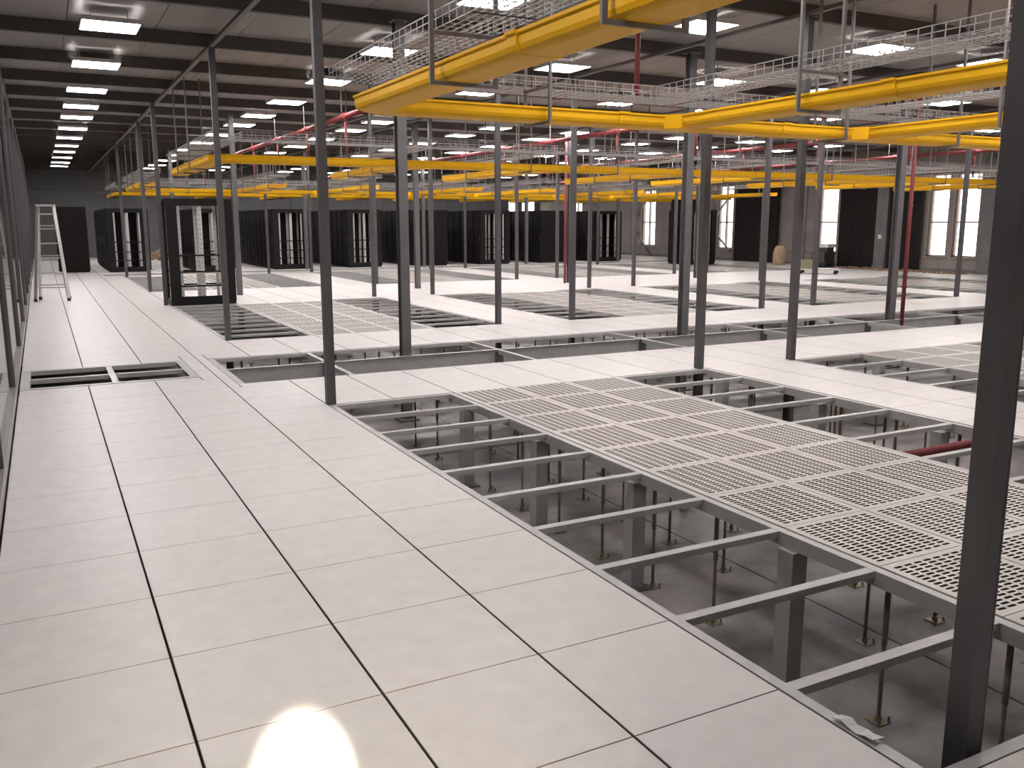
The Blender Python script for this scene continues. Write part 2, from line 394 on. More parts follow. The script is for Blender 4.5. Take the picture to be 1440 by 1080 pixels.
# floor trench across the room
x0, x1, y0, y1 = TR1
t = thing('trench_frame', 'long steel trench frame with a deep middle beam crossing the whole raised floor', 'frame', (0, 0, 0))
ob('edge_rail', MB().box(x0*G, x1*G, y0*G+.004, y0*G+.05, -.075, -.004).mesh('edge_rail', M['galv']), t)
ob('edge_rail', MB().box(x0*G, x1*G, y1*G-.05, y1*G-.004, -.045, -.004).mesh('edge_rail', M['galv']), t)
ob('end_rail', MB().box(x0*G+.004, x0*G+.07, y0*G+.05, y1*G-.05, -.08, -.004).mesh('end_rail', M['galv']), t)
mb_ = MB().box(x0*G+.07, x1*G, 11.93*G, 12.02*G, -.012, -.004).box(x0*G+.07, x1*G, 11.96*G, 11.99*G, -.30, -.012).box(x0*G+.07, x1*G, 11.90*G, 12.05*G, -.31, -.30)
ob('middle_beam', mb_.mesh('middle_beam', M['galv']), t)
xx = 4.13
while xx < x1:
    for (u0, u1) in ((y0*G+.05, 11.93*G), (12.02*G, y1*G-.05)):
        ob('crossbar', MB().box(xx*G-.025, xx*G+.025, u0, u1, -.06, -.004).mesh('crossbar', M['galv']), t)
    ob('bracket', MB().box(xx*G-.05, xx*G+.05, 11.90*G, 11.955*G, -.17, -.03).mesh('bracket', M['column']), t)
    xx += 3.655
x0, x1, y0, y1 = TR2
t = thing('trench_frame', 'narrow distant steel trench frame in the floor right before the closed rack rows', 'frame', (0, 0, 0))
ob('edge_rail', MB().box(x0*G, x1*G, y0*G+.004, y0*G+.05, -.10, -.004).mesh('edge_rail', M['galv']), t)
ob('edge_rail', MB().box(x0*G, x1*G, y1*G-.05, y1*G-.004, -.16, -.004).mesh('edge_rail', M['galv']), t)
xx = 5.0
while xx < x1: ob('crossbar', MB().box(xx*G-.025, xx*G+.025, y0*G+.05, y1*G-.05, -.07, -.004).mesh('crossbar', M['galv']), t); xx += 3.655
# framed floor opening beside the glass wall
x0, x1, y0, y1 = [v*G for v in LH]
t = thing('opening_frame', 'wide flat grey steel frame split in four around the floor opening beside the glass wall', 'frame', (0, 0, 0))
e = .085
ob('edge_rail', MB().box(x0, x1, y0+.003, y0+e, -.042, .004).mesh('edge_rail', M['galv']), t)
ob('edge_rail', MB().box(x0, x1, y1-e, y1-.003, -.042, .004).mesh('edge_rail', M['galv']), t)
ob('end_rail', MB().box(x0, x0+e, y0+e, y1-e, -.042, .004).mesh('end_rail', M['galv']), t)
ob('end_rail', MB().box(x1-e, x1-.003, y0+e, y1-e, -.042, .004).mesh('end_rail', M['galv']), t)
ym_ = (y0+y1)/2
ob('crossbar', MB().box(x0+e, x1-e, ym_-.03, ym_+.03, -.042, .002).mesh('crossbar', M['galv']), t)
xm_ = 0.42*G
for (u0, u1) in ((y0+e, ym_-.03), (ym_+.03, y1-e)): ob('crossbar', MB().box(xm_-.03, xm_+.03, u0, u1, -.042, .002).mesh('crossbar', M['galv']), t)

# ---------------------------------------------------------------- pedestals and stub posts under the floor
PH = -SLAB-.078
ped_rod = MB().cyl((0,0,.008), (0,0,PH), .010, 8).mesh('rod', M['zinc'], True)
ped_slv = MB().cyl((0,0,PH*.55), (0,0,PH-.006), .0135, 8).mesh('sleeve', M['zinc'], True)
ped_base = MB().box(-.043, .043, -.043, .043, 0, .005).cyl((0,0,.005), (0,0,.03), .016, 8).mesh('base_plate', M['zinc'])
ped_head = MB().box(-.032, .032, -.032, .032, PH-.005, PH).mesh('head_plate', M['zinc'])
ped_bolt = MB().cyl((0,0,.006), (0,0,.032), .006, 6).mesh('anchor_bolt', M['zinc'])
def pedestal(X, Y, label, group):
    t = thing('floor_pedestal', label, 'pedestal', (X*G, Y*G, SLAB), group)
    ob('rod', ped_rod, t); ob('sleeve', ped_slv, t); bp = ob('base_plate', ped_base, t); ob('head_plate', ped_head, t)
    for sx, sy in ((-.033,-.033),(.033,.033),(.033,-.033)): ob('anchor_bolt', ped_bolt, bp, (sx, sy, 0))
line = 0
for X in range(2, 15):
    if X in (4, 9, 13): continue
    for Y in range(-2, 11):
        zone = 'floor edge' if X == 2 else 'first opening' if X <= 5 else ('perforated tiles' if X < 8 else ('second opening' if X <= 10 else 'third opening'))
        pedestal(X+.13, Y, 'thin pedestal under the %s, %s line from the glass wall, %s from trench' % (zone, ORD[line], ORD[10-Y]), 'pedestals under the bank before the trench')
    line += 1
for k, X in enumerate(range(3, 21)):
    for Y, wh in ((13.3, 'far edge'), (14.3, 'far side'), (15.3, 'far tile strip')):
        pedestal(X, Y+.05, 'thin pedestal in the floor trench along its %s, %s from the trench end' % (wh, ORD[k]), 'pedestals in the floor trench')
stub_me = MB().box(-.05, .05, -.05, .05, 0, -SLAB-.088).box(-.054, .054, -.054, .054, -SLAB-.088, -SLAB-.076).mesh('tube', M['stub']); stub_pl = MB().box(-.09, .09, -.09, .09, 0, .01).mesh('base_plate', M['column'])
for (X, side) in ((4.94, 'first opening row'), (9.86, 'second opening row'), (13.8, 'third opening row')):
    for k, Y in enumerate((.82, 3.1, 5.2, 7.4)):
        t = thing('stub_post', 'short thick square stub post below the %s, %s from the trench' % (side, ORD[3-k]), 'post', (X*G, Y*G, SLAB), 'stub posts under the base frames')
        ob('tube', stub_me, t); ob('base_plate', stub_pl, t)
# red pipe lying just under the tiles
t = thing('floor_pipe', 'red pipe lying across the second floor opening just below tile level', 'pipe', (0, 0, 0))
ob('pipe_body', MB().cyl((8.1*G, 2.6*G, -.115), (16*G, 2.75*G, -.115), .035, 12).mesh('pipe_body', M['red'], True), t)
ob('coupling', MB().cyl((9.95*G, 2.635*G, -.115), (10.1*G, 2.638*G, -.115), .045, 12).mesh('coupling', M['red']), t)
b = MB(); 
for k in range(6):
    u = k*.045; z = .006+.008*math.sin(k*1.7)
    b.v += [(3.025*G, -1.36*G-u*.7, z), (3.085*G+.012*(k % 2), -1.37*G-u*.7, z*.5+.004)]
for k in range(5): b.f.append((2*k, 2*k+1, 2*k+3, 2*k+2)); b.mi.append(0)
tp = ob('tape_strip', b.mesh('tape_strip', M['foil'])); tag(tp, 'loose crumpled strip of grey tape lying on the near opening rail', 'tape')
s_ = tp.modifiers.new('solid', 'SOLIDIFY'); s_.thickness = 0.002

# ---------------------------------------------------------------- steel posts and columns
def post(X, Y, label, z1=ZP-.043, wdt=.074):
    h = z1-SLAB; a = wdt/2; ti = .006
    t = thing('steel_post', label, 'post', (X*G, Y*G, SLAB), 'square steel posts at the corners of the openings')
    tb = MB().box(-a, a, -a, a, 0, h-.012)
    tb.box(-a-.001, -a+.006, -a-.001, -a+.006, .3, h-.05).box(a-.006, a+.001, -a-.001, -a+.006, .3, h-.05)
    ob('tube', tb.mesh('tube', M['post']), t)
    ob('base_plate', MB().box(-.09, .09, -.09, .09, 0, .012).mesh('base_plate', M['post']), t)
    ob('head_plate', MB().box(-.06, .06, -.06, .06, h-.012, h).mesh('head_plate', M['post']), t)
PR = {3.06: 'first row', 9.86: 'second row, glass-wall side', 12.1: 'second row, window side', 18.9: 'third row, glass-wall side', 21.06: 'third row, window side', 28.0: 'fourth row', 30.1: 'fourth row, window side', 36.9: 'fifth row'}
post(3.48, -1.80, 'dark square steel post closest to the camera at the near tip of the first opening')
for X_, rn in PR.items():
    for Y, where in ((8.05, 'at the trench end of the near bank'), (16.08, 'right past the trench'), (25.85, 'at the far end of the middle bank'), (32.05, 'at the near end of the last bank'), (42.4, 'at the rack end of the last bank')):
        X = X_
        if Y < 9 and X > 22: continue
        if X < 4 and 25 < Y < 26: X = 2.9
        post(X, Y, 'grey square post, %s, %s' % (rn, where))
cz = ZP-SLAB
colm = MB().box(-.055, .055, -.055, -.045, 0, cz).box(-.055, .055, .045, .055, 0, cz).box(-.005, .005, -.045, .045, 0, cz).mesh('shaft', M['column'])
colb = MB().box(-.12, .12, -.12, .12, 0, .02).mesh('base_plate', M['column'])
colc = MB().box(-.09, .09, -.09, .09, cz-.015, cz).mesh('cap_plate', M['column'])
for k, X in enumerate((5.78, 12.72, 19.8, 26.8, 33.8)):
    for Y, wh in ((12.12, 'in the floor trench'), (28.85, 'in the aisle past the middle bank'), (45.6, 'before the rack rows')):
        if X > 33 and 28 < Y < 29: continue
        t = thing('steel_column', 'thick grey H-section steel column %s, %s from the glass wall' % (wh, ORD[k]), 'column', (X*G, Y*G, SLAB), 'H-section steel columns')
        ob('shaft', colm, t, rotz=0.0); ob('base_plate', colb, t); ob('cap_plate', colc, t)
def riser(X, Y, label):
    t = thing('pipe_riser', label, 'pipe', (X*G, Y*G, SLAB), 'red risers beside the columns')
    ob('pipe_body', MB().cyl((0,0,0), (0,0,cz-.02), .032, 12).mesh('pipe_body', M['red'], True), t)
    for z in (1.3, 2.6): ob('clamp', MB().cyl((0,0,z), (0,0,z+.03), .042, 12).mesh('clamp', M['red']), t)
riser(20.07, 11.95, 'red vertical pipe clamped beside the third trench column')
riser(19.48, 28.7, 'red vertical pipe beside the third column past the middle bank')

# ---------------------------------------------------------------- yellow fibre ducts, wire trays and their hangers
ZD, ZT = 2.40, 2.70
HALF = [(.158,.115),(.158,.099),(.146,.094),(.146,.046),(.137,.023),(.118,.007),(.092,0)]
PROF = [(-u,z) for u,z in HALF] + [(u,z) for u,z in reversed(HALF)] + [(.139,.115),(.139,.052),(.130,.029),(.112,.014),(.090,.007),(-.090,.007),(-.112,.014),(-.130,.029),(-.139,.052),(-.139,.115)]
def duct_mesh(pts, prof=PROF, mt=None, name='duct_section', close=True, scale=1.0):
    """sweep a U profile along a horizontal polyline with mitred corners (tile coords)"""
    P = [Vector((p[0]*G, p[1]*G, ZD)) for p in pts]; mb = MB(); rings = []
    for i, p in enumerate(P):
        dirs = []
        if i > 0: dirs.append((p-P[i-1]).normalized())
        if i < len(P)-1: dirs.append((P[i+1]-p).normalized())
        if len(dirs) == 2:
            n = [Vector((d.y, -d.x, 0)) for d in dirs]; s = n[0]+n[1]; side = s/(s.dot(n[0]))
        else: side = Vector((dirs[0].y, -dirs[0].x, 0))
        k = len(mb.v)
        for (u, z) in prof: mb.v.append(tuple(p + side*u*scale + Vector((0,0,z*scale - (scale-1)*.04))))
        rings.append(k)
    n = len(prof)
    for a, b2 in zip(rings, rings[1:]):
        for j in range(n):
            j2 = (j+1) % n; mb.f.append((a+j, a+j2, b2+j2, b2+j)); mb.mi.append(0)
    mb.f.append(tuple(rings[0]+j for j in range(n))); mb.mi.append(0)
    mb.f.append(tuple(rings[-1]+j for j in reversed(range(n)))); mb.mi.append(0)
    return mb.mesh(name, mt or M['yellow'])
def chop(a, b, step):
    L = math.dist(a, b); n = max(1, round(L/step)); out = []
    for k in range(n):
        out.append(((a[0]+(b[0]-a[0])*k/n, a[1]+(b[1]-a[1])*k/n), (a[0]+(b[0]-a[0])*(k+1)/n, a[1]+(b[1]-a[1])*(k+1)/n)))
    return out
def duct_run(label, segs, corner=None, tees=()):
    t = thing('fiber_duct', label, 'cable duct', (0, 0, 0), 'yellow fibre ducts')
    for (a, c) in segs:
        L = math.dist(a, c)
        pieces = chop(a, c, 3.3)
        for k, (p, q2) in enumerate(pieces):
            ob('duct_section', duct_mesh([p, q2]), t)
            if k:
                d = ((c[0]-a[0])/L*.09, (c[1]-a[1])/L*.09)
                ob('coupling', duct_mesh([(p[0]-d[0], p[1]-d[1]), (p[0]+d[0], p[1]+d[1])], name='coupling', scale=1.07), t)
    if corner: ob('elbow', duct_mesh(corner, name='elbow'), t)
    for (X, Y, sgn) in tees:                     # splayed tee where a branch joins
        mb = MB(); hw = .150
        base = [(-hw-.10, 0), (hw+.10, 0), (hw+.006, sgn*.13), (-hw-.006, sgn*.13)]
        z0, z1 = ZD-.004, ZD+.118
        pts = [(X*G+u, Y*G+v) for u, v in base]
        if sgn < 0: pts = [pts[0], pts[3], pts[2], pts[1]]
        mb.quad([(u, v, z0) for u, v in reversed(pts)])
        for k in ((0, 3), (1, 2)) if sgn > 0 else ((0, 1), (3, 2)):
            p, q2 = pts[k[0]], pts[k[1]]
            mb.quad([(*p, z0), (*q2, z0), (*q2, z1), (*p, z1)])
        ob('tee', mb.mesh('tee', M['yellow']), t)
    return t
def wire_mesh(mb, a, c, w=.40, h=.10):
    """basket tray section from a to c (tile coords, axis aligned), wires as square bars"""
    A = Vector((a[0]*G, a[1]*G, ZT)); B = Vector((c[0]*G, c[1]*G, ZT)); d = (B-A); L = d.length; d.normalize(); s = Vector((d.y, -d.x, 0)); wr_ = .0055
    for k in range(8):
        u = -w/2 + w*k/7; mb.bar(A+s*u, B+s*u, wr_)
    for sg in (-1, 1):
        for z in (h*.55, h): mb.bar(A+s*sg*w/2+Vector((0,0,z)), B+s*sg*w/2+Vector((0,0,z)), wr_)
    n = int(L/.10)
    for k in range(n+1):
        p = A + d*(L*k/max(n,1))
        mb.bar(p-s*w/2-Vector((0,0,.005)), p+s*w/2-Vector((0,0,.005)), wr_)
        for sg in (-1, 1): mb.bar(p+s*sg*w/2-Vector((0,0,.005)), p+s*sg*w/2+Vector((0,0,h)), wr_)
def tray_run(label, segs):
    t = thing('wire_tray', label, 'cable tray', (0, 0, 0), 'wire basket trays above the ducts')
    for (a, c) in segs:
        for p, q2 in chop(a, c, 5.0):
            mb = MB(); wire_mesh(mb, p, q2); ob('tray_section', mb.mesh('tray_section', M['wire']), t)
hcache = {}
def hanger(X, Y, ang, label, half=.215, thick=.028):
    key = (half, thick)
    if key not in hcache:
        z0 = ZD-.022; zt = ZC-.002; a = thick/2
        up = MB().box(-a, a, -a*.75, a*.75, z0, zt).mesh('upright', M['hang'])
        cb = MB().box(-half+a, half-a, -a*.7, a*.7, z0, z0+.022).mesh('crossbar', M['hang'])
        hcache[key] = (up, cb)
    up, cb = hcache[key]
    t = thing('trapeze_hanger', label, 'hanger', (X*G, Y*G, 0), 'trapeze hangers of the ducts and trays', rotz=ang)
    ob('upright', up, t, (-half, 0, 0)); ob('upright', up, t, (half, 0, 0))
    ob('crossbar', cb, t); ob('crossbar', cb, t, (0, 0, ZT-ZD-.012))
DX = [3.46, 8.43, 12.43, 17.43, 21.43, 26.43, 30.43, 35.43]
RUNS = [   # name, y of the cross run, y of the branch far end, first hanger, step
    ('near bank', 7.08, -4.5, 4.2, 3.1), ('middle bank', 18.1, 25.0, 20.6, 2.2), ('last bank', 41.3, 33.0, 39.0, 2.6), ('rack rows', 47.5, 54.5, 50.0, 2.5)]
for (bn, yc, ye, yh, st) in RUNS:
    sg = 1 if ye > yc else -1; ye0 = ye
    xe = 39.5
    X0 = DX[0]
    o_ = .60
    corner = [(X0, yc+sg*o_), (X0, yc+sg*.20), (X0+.20, yc), (X0+o_, yc)]
    duct_run('long yellow fibre duct crossing the rows above the %s' % bn, [((X0+o_, yc), (xe, yc))], None, [(X, yc+sg*.245, sg) for X in DX[1:]])
    tray_run('long wire basket tray crossing all the rows above the %s' % bn, [((X0+.34, yc-.5*sg), (xe, yc-.5*sg))])
    for k, X in enumerate(DX):
        ye = ye0 if not (k == 0 and bn == 'near bank') else -1.2
        if sg < 0 and bn == 'near bank' and X > 22: continue
        if k == 0: duct_run('yellow fibre duct turning a corner above the %s, first from the glass wall' % bn, [((X, yc+sg*o_), (X, ye))], corner)
        else: duct_run('yellow branch fibre duct above the %s, %s from the glass wall' % (bn, ORD[k]), [((X, yc+sg*.455), (X, ye))])
        tray_run('wire basket tray above the %s, along the %s duct from the glass wall' % (bn, ORD[k]), [((X+.05, yc+sg*(-.84 if k == 0 else -.16)), (X+.05, ye))])
        y = yh; n = 0
        while (y > ye if sg < 0 else y < ye):
            if inview((X*G, y*G, 2.7), .25):
                hanger(X+.02, y, 0, 'grey trapeze hanger, %s duct row above the %s, %s from its cross run' % (ORD[k], bn, ORD[n]), thick=.028 if bn == 'near bank' else .02)
            y += sg*st; n += 1
    x = 5.95; n = 0
    while x < xe:
        if not any(abs(x-X) < .5 for X in DX) and inview((x*G, yc*G, 2.7), .1):
            hanger(x, yc, math.pi/2, 'grey trapeze hanger under the cross duct above the %s, %s from the corner' % (bn, ORD[min(n, 19)]), thick=.028 if bn == 'near bank' else .02)
        x += 2.9; n += 1

# red sprinkler mains under the roof
ZR = 3.30
for k, X in enumerate((7.3, 16.4, 25.4, 34.4)):
    t = thing('sprinkler_main', 'red sprinkler pipe under the roof running away from the camera, %s from the glass wall' % ORD[k], 'pipe', (0, 0, 0), 'red sprinkler mains')
    ob('pipe_body', MB().cyl((X*G, 14.2*G, ZR), (X*G, 56*G, ZR), .045, 12).mesh('pipe_body', M['red'], True), t)
    y = 16.4; n = 0
    while y < 46:
        ob('coupling', MB().cyl((X*G, y*G-.06, ZR), (X*G, y*G+.06, ZR), .062, 12).mesh('coupling', M['red']), t)
        ob('dropper', MB().cyl((X*G, y*G, ZR-.62), (X*G, y*G, ZR), .024, 8).mesh('dropper', M['red'], True), t)
        ob('hanger_rod', MB().cyl((X*G, y*G+.2, ZR), (X*G, y*G+.2, ZC), .006, 6).mesh('hanger_rod', M['rod']), t)
        y += 4.0
t = thing('sprinkler_main', 'red sprinkler pipe under the roof crossing the room above the trench', 'pipe', (0, 0, 0), 'red sprinkler mains')
ob('pipe_body', MB().cyl((7.3*G, 14.1*G, ZR), (39*G, 14.1*G, ZR), .045, 12).mesh('pipe_body', M['red'], True), t)
for x in (10.4, 14.8, 19.0, 23.4, 28.0): 
    ob('coupling', MB().cyl((x*G-.06, 14.1*G, ZR), (x*G+.06, 14.1*G, ZR), .062, 12).mesh('coupling', M['red']), t)
    ob('hanger_rod', MB().cyl((x*G+.2, 14.1*G, ZR), (x*G+.2, 14.1*G, ZC), .006, 6).mesh('hanger_rod', M['rod']), t)
for (X, Y, z, rr, lb) in ((9.08, 9.07, 2.80, .028, 'red vertical sprinkler drop hanging from the roof behind the near yellow duct'), (9.0, 2.0, 2.80, .036, 'thick red vertical pipe end hanging from the roof at the top right corner')):
    t = thing('sprinkler_drop', lb, 'pipe', (X*G, Y*G, 0))
    ob('pipe_body', MB().cyl((0,0,z+.03), (0,0,ZC), rr, 12).mesh('pipe_body', M['red'], True), t)
    ob('flange', MB().cyl((0,0,z), (0,0,z+.03), rr*1.25, 12).mesh('flange', M['red']), t)

# ---------------------------------------------------------------- ceiling lights
ZL = 3.765; hs = .30
lf = MB().box(-hs-.012, hs+.012, -hs-.012, -hs, ZL, ZL+.05).box(-hs-.012, hs+.012, hs, hs+.012, ZL, ZL+.05).box(-hs-.012, -hs, -hs, hs, ZL, ZL+.05).box(hs, hs+.012, -hs, hs, ZL, ZL+.05).box(-hs+.014, hs-.014, -hs+.014, hs-.014, ZL+.030, ZL+.05).mesh('housing', M['lframe'])
ld = MB().box(-hs, hs, -hs, hs, ZL+.004, ZL+.019).mesh('diffuser', M['glow'])
lr = MB().cyl((0,0,ZL+.05), (0,0,ZC), .005, 6).mesh('suspension_rod', M['rod'])
LS = (3.765-1.56)/(3.9-1.56)
LY = [0.8, 5.7, 10.7, 16.2, 21.2, 26.1, 30.4, 34.0, 38.6, 43.3, 48.2, 52.7, 57.7, 62.9, 67.2]
LXc = [1.12, 7.1, 11.8, 17.0, 21.0, 26.8, 31.2, 36.6]
LXc = [-.487+(v+.487)*LS for v in LXc]; LY = [-4.39+(v+4.39)*LS for v in LY]
for i, X in enumerate(LXc):
    for j, Y in enumerate(LY):
        t = thing('ceiling_light', 'square white roof light panel, %s line from the glass wall, %s row from the camera' % (ORD[i], ORD[j]), 'light', (X*G, Y*G, 0), 'square light panels under the roof')
        ob('housing', lf, t); ob('diffuser', ld, t); ob('suspension_rod', lr, t, (-.2,0,0)); ob('suspension_rod', lr, t, (.2,0,0))

# ---------------------------------------------------------------- server racks
RD, RW, RH = 1.2, .6, 2.0
frm = MB(); p = .05
for x_ in (0, RD-p):
    for y_ in (0, RW-p): frm.box(x_, x_+p, y_, y_+p, .06, RH)
for z_ in (.06, RH-.05):
    frm.box(p, RD-p, 0, p*.7, z_, z_+.05).box(p, RD-p, RW-p*.7, RW, z_, z_+.05).box(0, p, p, RW-p, z_, z_+.05).box(RD-p, RD, p, RW-p, z_, z_+.05)
frm.box(0.005, RD-.005, .005, RW-.005, 0, .06).box(0, RD, 0, RW, RH-.012, RH)
frm_me = frm.mesh('frame', M['black'])
def rail_m(x_, wd=.05):
    mb = MB()
    for y_ in (.045, RW-.045-.03): 
        mb.box(x_, x_+wd, y_, y_+.004, .12, RH-.06); mb.box(x_, x_+.004, y_, y_+.03, .12, RH-.06)
        for k in range(20): mb.box(x_+wd*.40, x_+wd*.60, y_-.001, y_, .165+k*.09, .182+k*.09, mi=1)
    return mb.mesh('mounting_rail', [M['silver'], M['black']])
rails = [rail_m(.20, .05), rail_m(.56, .085), rail_m(.93, .055)]
dr = MB().box(-.035, -.004, .004, RW-.004, .06, RH-.02).box(-.045, -.035, .02, .03, .08, RH-.05).box(-.045, -.035, RW-.03, RW-.02, .08, RH-.05).mesh('front_door', M['blackdoor'])
hnd = MB().box(-.06, -.035, .05, .075, .85, 1.1).mesh('door_handle', M['dark'])
dr2 = MB().box(RD+.004, RD+.035, .004, RW/2-.003, .06, RH-.02).box(RD+.004, RD+.035, RW/2+.003, RW-.004, .06, RH-.02).mesh('rear_door', M['blackdoor'])
sp = MB().box(.05, RD-.05, -.003, .006, .07, RH-.02).mesh('side_panel', M['blackdoor'])
brace1 = MB().box(p, RD-p, .008, .03, 0, .03).mesh('side_brace', M['black'])
fil = MB().box(0, .19, -.006, .004, .06, RH-.012).mesh('filler_panel', M['black'])
head = MB().box(.19, RD-.19, -.006, .004, RH-.13, RH-.012).mesh('header_panel', M['black'])
kick = MB().box(.19, RD-.19, -.006, .004, .06, .17).mesh('kick_panel', M['black'])
def rack(x_, y_, label, kind, group):
    t = thing('server_rack', label, 'rack', (x_, y_, 0), group)
    ob('frame', frm_me, t)
    if kind != 'closed':
        for zb in (.93, .35, .62):
            for yb in (0, RW-.038): ob('side_brace', brace1, t, (0, yb, zb))
        ob('filler_panel', fil, t); ob('filler_panel', fil, t, (RD-.19, 0, 0)); ob('header_panel', head, t); ob('kick_panel', kick, t)
        for rm in rails: ob('mounting_rail', rm, t)
    if kind != 'bare': fd = ob('front_door', dr, t); ob('door_handle', hnd, fd); ob('rear_door', dr2, t)
    if kind == 'closed': ob('side_panel', sp, t)
    return t
rack(3.02*G, 25.42*G, 'lone open black rack frame with silver rails at the far end of the first opening', 'bare', None)
for k in range(2): rack(34.7*G, (39.2+k*1.05)*G, 'dark open rack standing apart before the window wall, %s of two' % ORD[k], 'open', None)
rows = [(2.65, 47.4, 10), (6.9, 46.6, 10), (11.05, 46.2, 11), (15.35, 46.2, 11), (19.5, 46.0, 11), (23.8, 46.0, 11), (28.1, 46.0, 11), (32.3, 46.0, 11)]
for ri, (X, Y, n) in enumerate(rows):
    for k in range(n):
        kind = 'closed' if (k or ri in (4, 6)) else 'open'
        lb = ('black server rack, %s side, %s from the front in rear row %s' % ('open' if kind == 'open' else 'closed', ORD[k], ['one','two','three','four','five','six','seven','eight'][ri]))
        rack(X*G, (Y+k)*G+.004*k, lb, kind, 'racks of the rear rows')
# stout black cabinet beyond the ladder
t = thing('tall_cabinet', 'plain tall black cabinet standing alone beyond the ladder', 'cabinet', (.25*G, 48.2*G, 0))
ob('body', MB().box(0, .9, 0, .6, .05, 2.05).box(.02, .88, .02, .58, 0, .05).mesh('body', M['curtain']), t)
ob('door', MB().box(.01, .445, -.02, 0, .07, 2.03).mesh('door', M['curtain']), t); ob('door', MB().box(.455, .89, -.02, 0, .07, 2.03).mesh('door', M['curtain']), t)

# ---------------------------------------------------------------- tall black panels along the window wall
for k, (a, c, z1) in enumerate(((28.05, 30.1, 2.95), (30.95, 33.6, 2.95), (38.6, 42.6, 2.9), (46.2, 49.6, 2.85))):
    t = thing('black_panel', 'tall black board screen standing against the window wall, %s from the room corner' % ORD[k], 'panel', (XMAX*G-.16, a*G, 0), 'black screens along the window wall')
    n = max(2, round((c-a)/1.0)); wd = (c-a)*G/n
    for j in range(n): ob('board', MB().box(0, .05, j*wd+.004, (j+1)*wd-.004, .02, z1).mesh('board', M['curtain']), t)
    ob('foot_rail', MB().box(-.05, .08, 0, (c-a)*G, 0, .02).mesh('foot_rail', M['dark']), t)
# grey pier casing between the black screens
for k, (a, c) in enumerate(((30.15, 30.9), (23.2, 24.6))):
    tag(ob('wall_pier', MB().box(XMAX*G-.22, XMAX*G-.001, a*G, c*G, 0, 3.4).box(XMAX*G-.25, XMAX*G-.001, a*G-.02, c*G+.02, 0, .12).mesh('wall_pier', M['column'])), 'grey boxed pier on the window wall %s' % ('between two black screens' if k == 0 else 'past the first window'), 'pier')
# ---------------------------------------------------------------- ladder
t = thing('step_ladder', 'tall aluminium A-frame step ladder standing by the glass wall', 'ladder', (-.25*G, 29.6*G, 0), rotz=-.10)
hb, ht, Hh, dp = .30, .14, 1.90, .55
for sgn in (-1, 1):
    fl = ob('front_leg', MB().bar((sgn*hb, -dp/2, .03), (sgn*ht, 0, Hh), .065, h=.03).mesh('front_leg', M['alu']), t)
    rl_ = ob('rear_leg', MB().bar((sgn*hb*.9, dp/2, .03), (sgn*ht*.95, .04, Hh-.03), .045, h=.025).mesh('rear_leg', M['alu']), t)
    ob('foot', MB().box(sgn*hb-.03, sgn*hb+.03, -dp/2-.03, -dp/2+.03, 0, .06).mesh('foot', M['rubber']), fl)
    ob('foot', MB().box(sgn*hb*.9-.03, sgn*hb*.9+.03, dp/2-.03, dp/2+.03, 0, .06).mesh('foot', M['rubber']), rl_)
for k in range(6):
    z = .28+k*.29; u = z/Hh; hw_ = hb+(ht-hb)*u; y = -dp/2*(1-u)
    ob('step', MB().box(-hw_, hw_, y-.035, y+.035, z-.012, z+.012).mesh('step', M['alu']), t)
for k in range(3):
    z = .3+k*.6; u = z/Hh; hw_ = (hb+(ht-hb)*u)*.92
    ob('rear_brace', MB().bar((-hw_, dp/2*(1-u)+.02*u, z), (hw_, dp/2*(1-u)+.02*u, z), .025).mesh('rear_brace', M['alu']), t)
ob('top_cap', MB().box(-ht-.03, ht+.03, -.07, .07, Hh-.02, Hh+.02).mesh('top_cap', M['alu']), t)

# ---------------------------------------------------------------- small clutter along the window wall and at the rear
def sack(x_, y_, w_, d_, h_, label, rz=0.0):
    mb = MB(); n = 12; prof = [(0,.92),(.08,1.0),(.35,1.04),(.65,1.0),(.88,.82),(1.0,.55)]
    for zz, s in prof:
        for i in range(n):
            a = 2*math.pi*i/n; cs, sn = math.cos(a), math.sin(a); e = .6
            mb.v.append((math.copysign(abs(cs)**e, cs)*w_/2*s*(1+.05*math.sin(3*a+zz*5)), math.copysign(abs(sn)**e, sn)*d_/2*s, zz*h_))
    for kk in range(len(prof)-1):
        for i in range(n): j = (i+1) % n; mb.f.append((kk*n+i, kk*n+j, (kk+1)*n+j, (kk+1)*n+i)); mb.mi.append(0)
    mb.f.append(tuple(reversed(range(n)))); mb.mi.append(0); k0 = (len(prof)-1)*n; mb.f.append(tuple(k0+i for i in range(n))); mb.mi.append(0)
    o = ob('paper_sack', mb.mesh('paper_sack', M['tan'], True), None, (x_, y_, 0), rz); tag(o, label, 'sack')
sack(39.6*G, 36.6*G, .42, .40, .70, 'fat tan paper sack standing against a black screen', .3)
sack(40.4*G, 35.7*G, .30, .30, .62, 'slim tan paper sack beside the fat one')
t = thing('flat_trolley', 'low flat trolley with a green box on its end, out on the white floor', 'trolley', (34.5*G, 28.6*G, 0), rotz=-.9)
ob('deck', MB().box(-.62, .62, -.3, .3, .12, .16).mesh('deck', M['alu']), t)
for sx in (-.5, .5):
    for sy in (-.24, .24): ob('wheel', MB().cyl((sx, sy-.02, .06), (sx, sy+.02, .06), .06, 12).mesh('wheel', M['rubber'], True), t)
    ob('axle', MB().box(sx-.03, sx+.03, -.26, .26, .06, .12).mesh('axle', M['dark']), t)
o = ob('tool_box', MB().box(-.26, .26, -.2, .2, 0, .22).box(-.27, .27, -.21, .21, .22, .26).box(-.06, .06, -.215, -.2, .15, .22).mesh('tool_box', M['green']), None, (34.5*G-.33, 28.6*G+.28, .16), -.9); tag(o, 'olive green box riding on the low trolley', 'box')
t = thing('floor_machine', 'dark site machine with a white lid standing under the second window', 'machine', (39.9*G, 33.4*G, 0), rotz=.2)
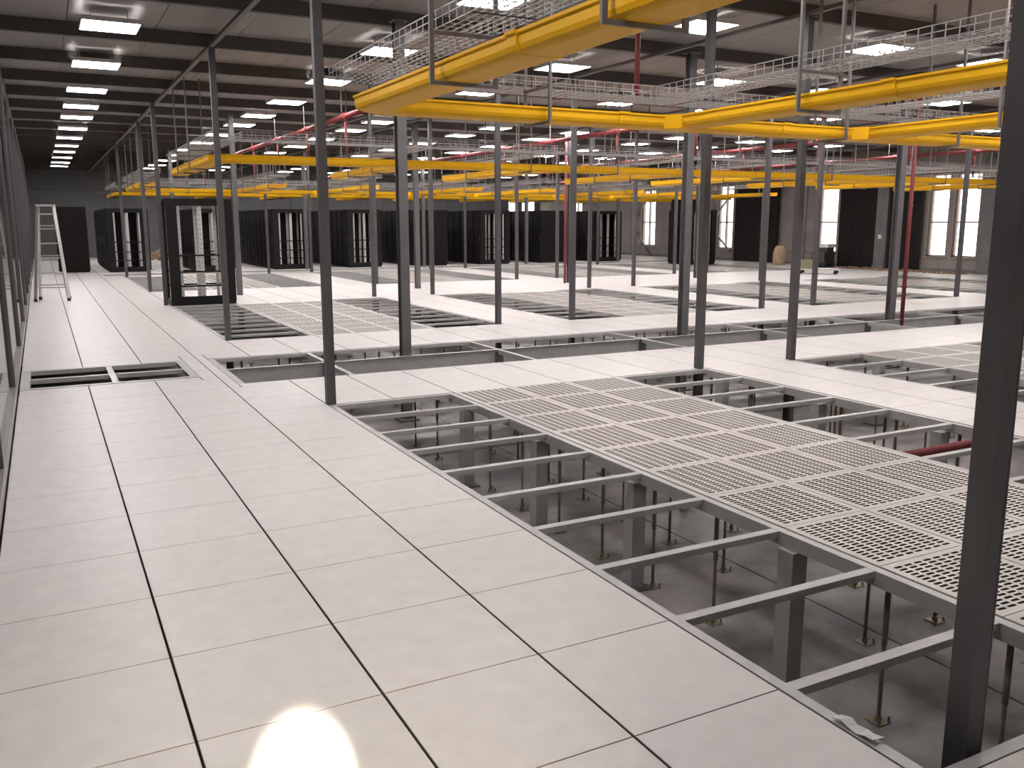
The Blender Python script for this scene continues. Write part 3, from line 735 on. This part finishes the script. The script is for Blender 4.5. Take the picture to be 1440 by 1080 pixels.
ob('body', MB().box(-.35, .3, -.25, .25, .12, .52).box(-.1, .32, -.2, .2, .52, .68).mesh('body', M['dark']), t)
ob('lid', MB().box(-.12, .36, -.23, .23, .68, .80).mesh('lid', M['white']), t)
ob('wheel', MB().cyl((-.25,-.28,.12), (-.25,.28,.12), .12, 14).mesh('wheel', M['rubber'], True), t); ob('wheel', MB().cyl((.22,-.28,.09), (.22,.28,.09), .09, 14).mesh('wheel', M['rubber'], True), t)
rnd = random.Random(3); mb = MB()
for k in range(150):
    x_ = XMAX*G-.55-abs(rnd.gauss(0, .3)); y_ = rnd.uniform(24.8, 32.5)*G; s = rnd.uniform(.03, .12)
    mb.bar((x_, y_, s*.3), (x_+rnd.uniform(-.2,.2), y_+rnd.uniform(-.2,.2), s*.35), s*.5)
o = ob('debris', mb.mesh('debris', M['debris'])); o['kind'] = 'stuff'; tag(o, 'brown scraps strewn along the foot of the window wall', 'debris')
mb = MB()
for k in range(60):
    x_ = rnd.uniform(3.2, 8)*G; y_ = rnd.uniform(61, 64)*G; s = rnd.uniform(.08, .22)
    mb.bar((x_, y_, s*.5), (x_+rnd.uniform(-.3,.3), y_+rnd.uniform(-.2,.2), s*.7+rnd.uniform(0,.25)), s)
o = ob('rubble', mb.mesh('rubble', M['debris'])); o['kind'] = 'stuff'; tag(o, 'low tan rubble heap on the floor far behind the lone rack', 'rubble')
o = ob('warning_box', MB().box(-.06, .06, -.03, .03, 0, .14).box(-.03, .03, -.04, -.03, .04, .10).mesh('warning_box', M['white']), None, (XMAX*G-.25, 30.5*G, 1.0), math.pi/2); tag(o, 'small white switch box on the grey pier between black screens', 'switch box')

for (lb, p0, p1) in (('upper slanting steel brace across the fourth window', (44.6, 1.9), (43.25, 2.65)), ('lower slanting steel brace across the fourth window', (44.5, 1.0), (43.2, .40)),
                     ('upper slanting steel brace beside the fifth window', (54.1, 1.95), (52.7, 2.6)), ('lower slanting steel brace before the fifth window', (54.0, 1.05), (52.3, .06))):
    xb = XMAX*G-.06
    tag(ob('diagonal_brace', MB().bar((xb, p0[0]*G, p0[1]), (xb, p1[0]*G, p1[1]), .07, h=.05).box(xb-.06, xb+.058, p0[0]*G-.05, p0[0]*G+.05, p0[1]-.05, p0[1]+.05).box(xb-.06, xb+.058, p1[0]*G-.05, p1[0]*G+.05, p1[1]-.05, p1[1]+.05).mesh('diagonal_brace', M['rail'])), lb, 'brace', 'slanting braces at the windows')
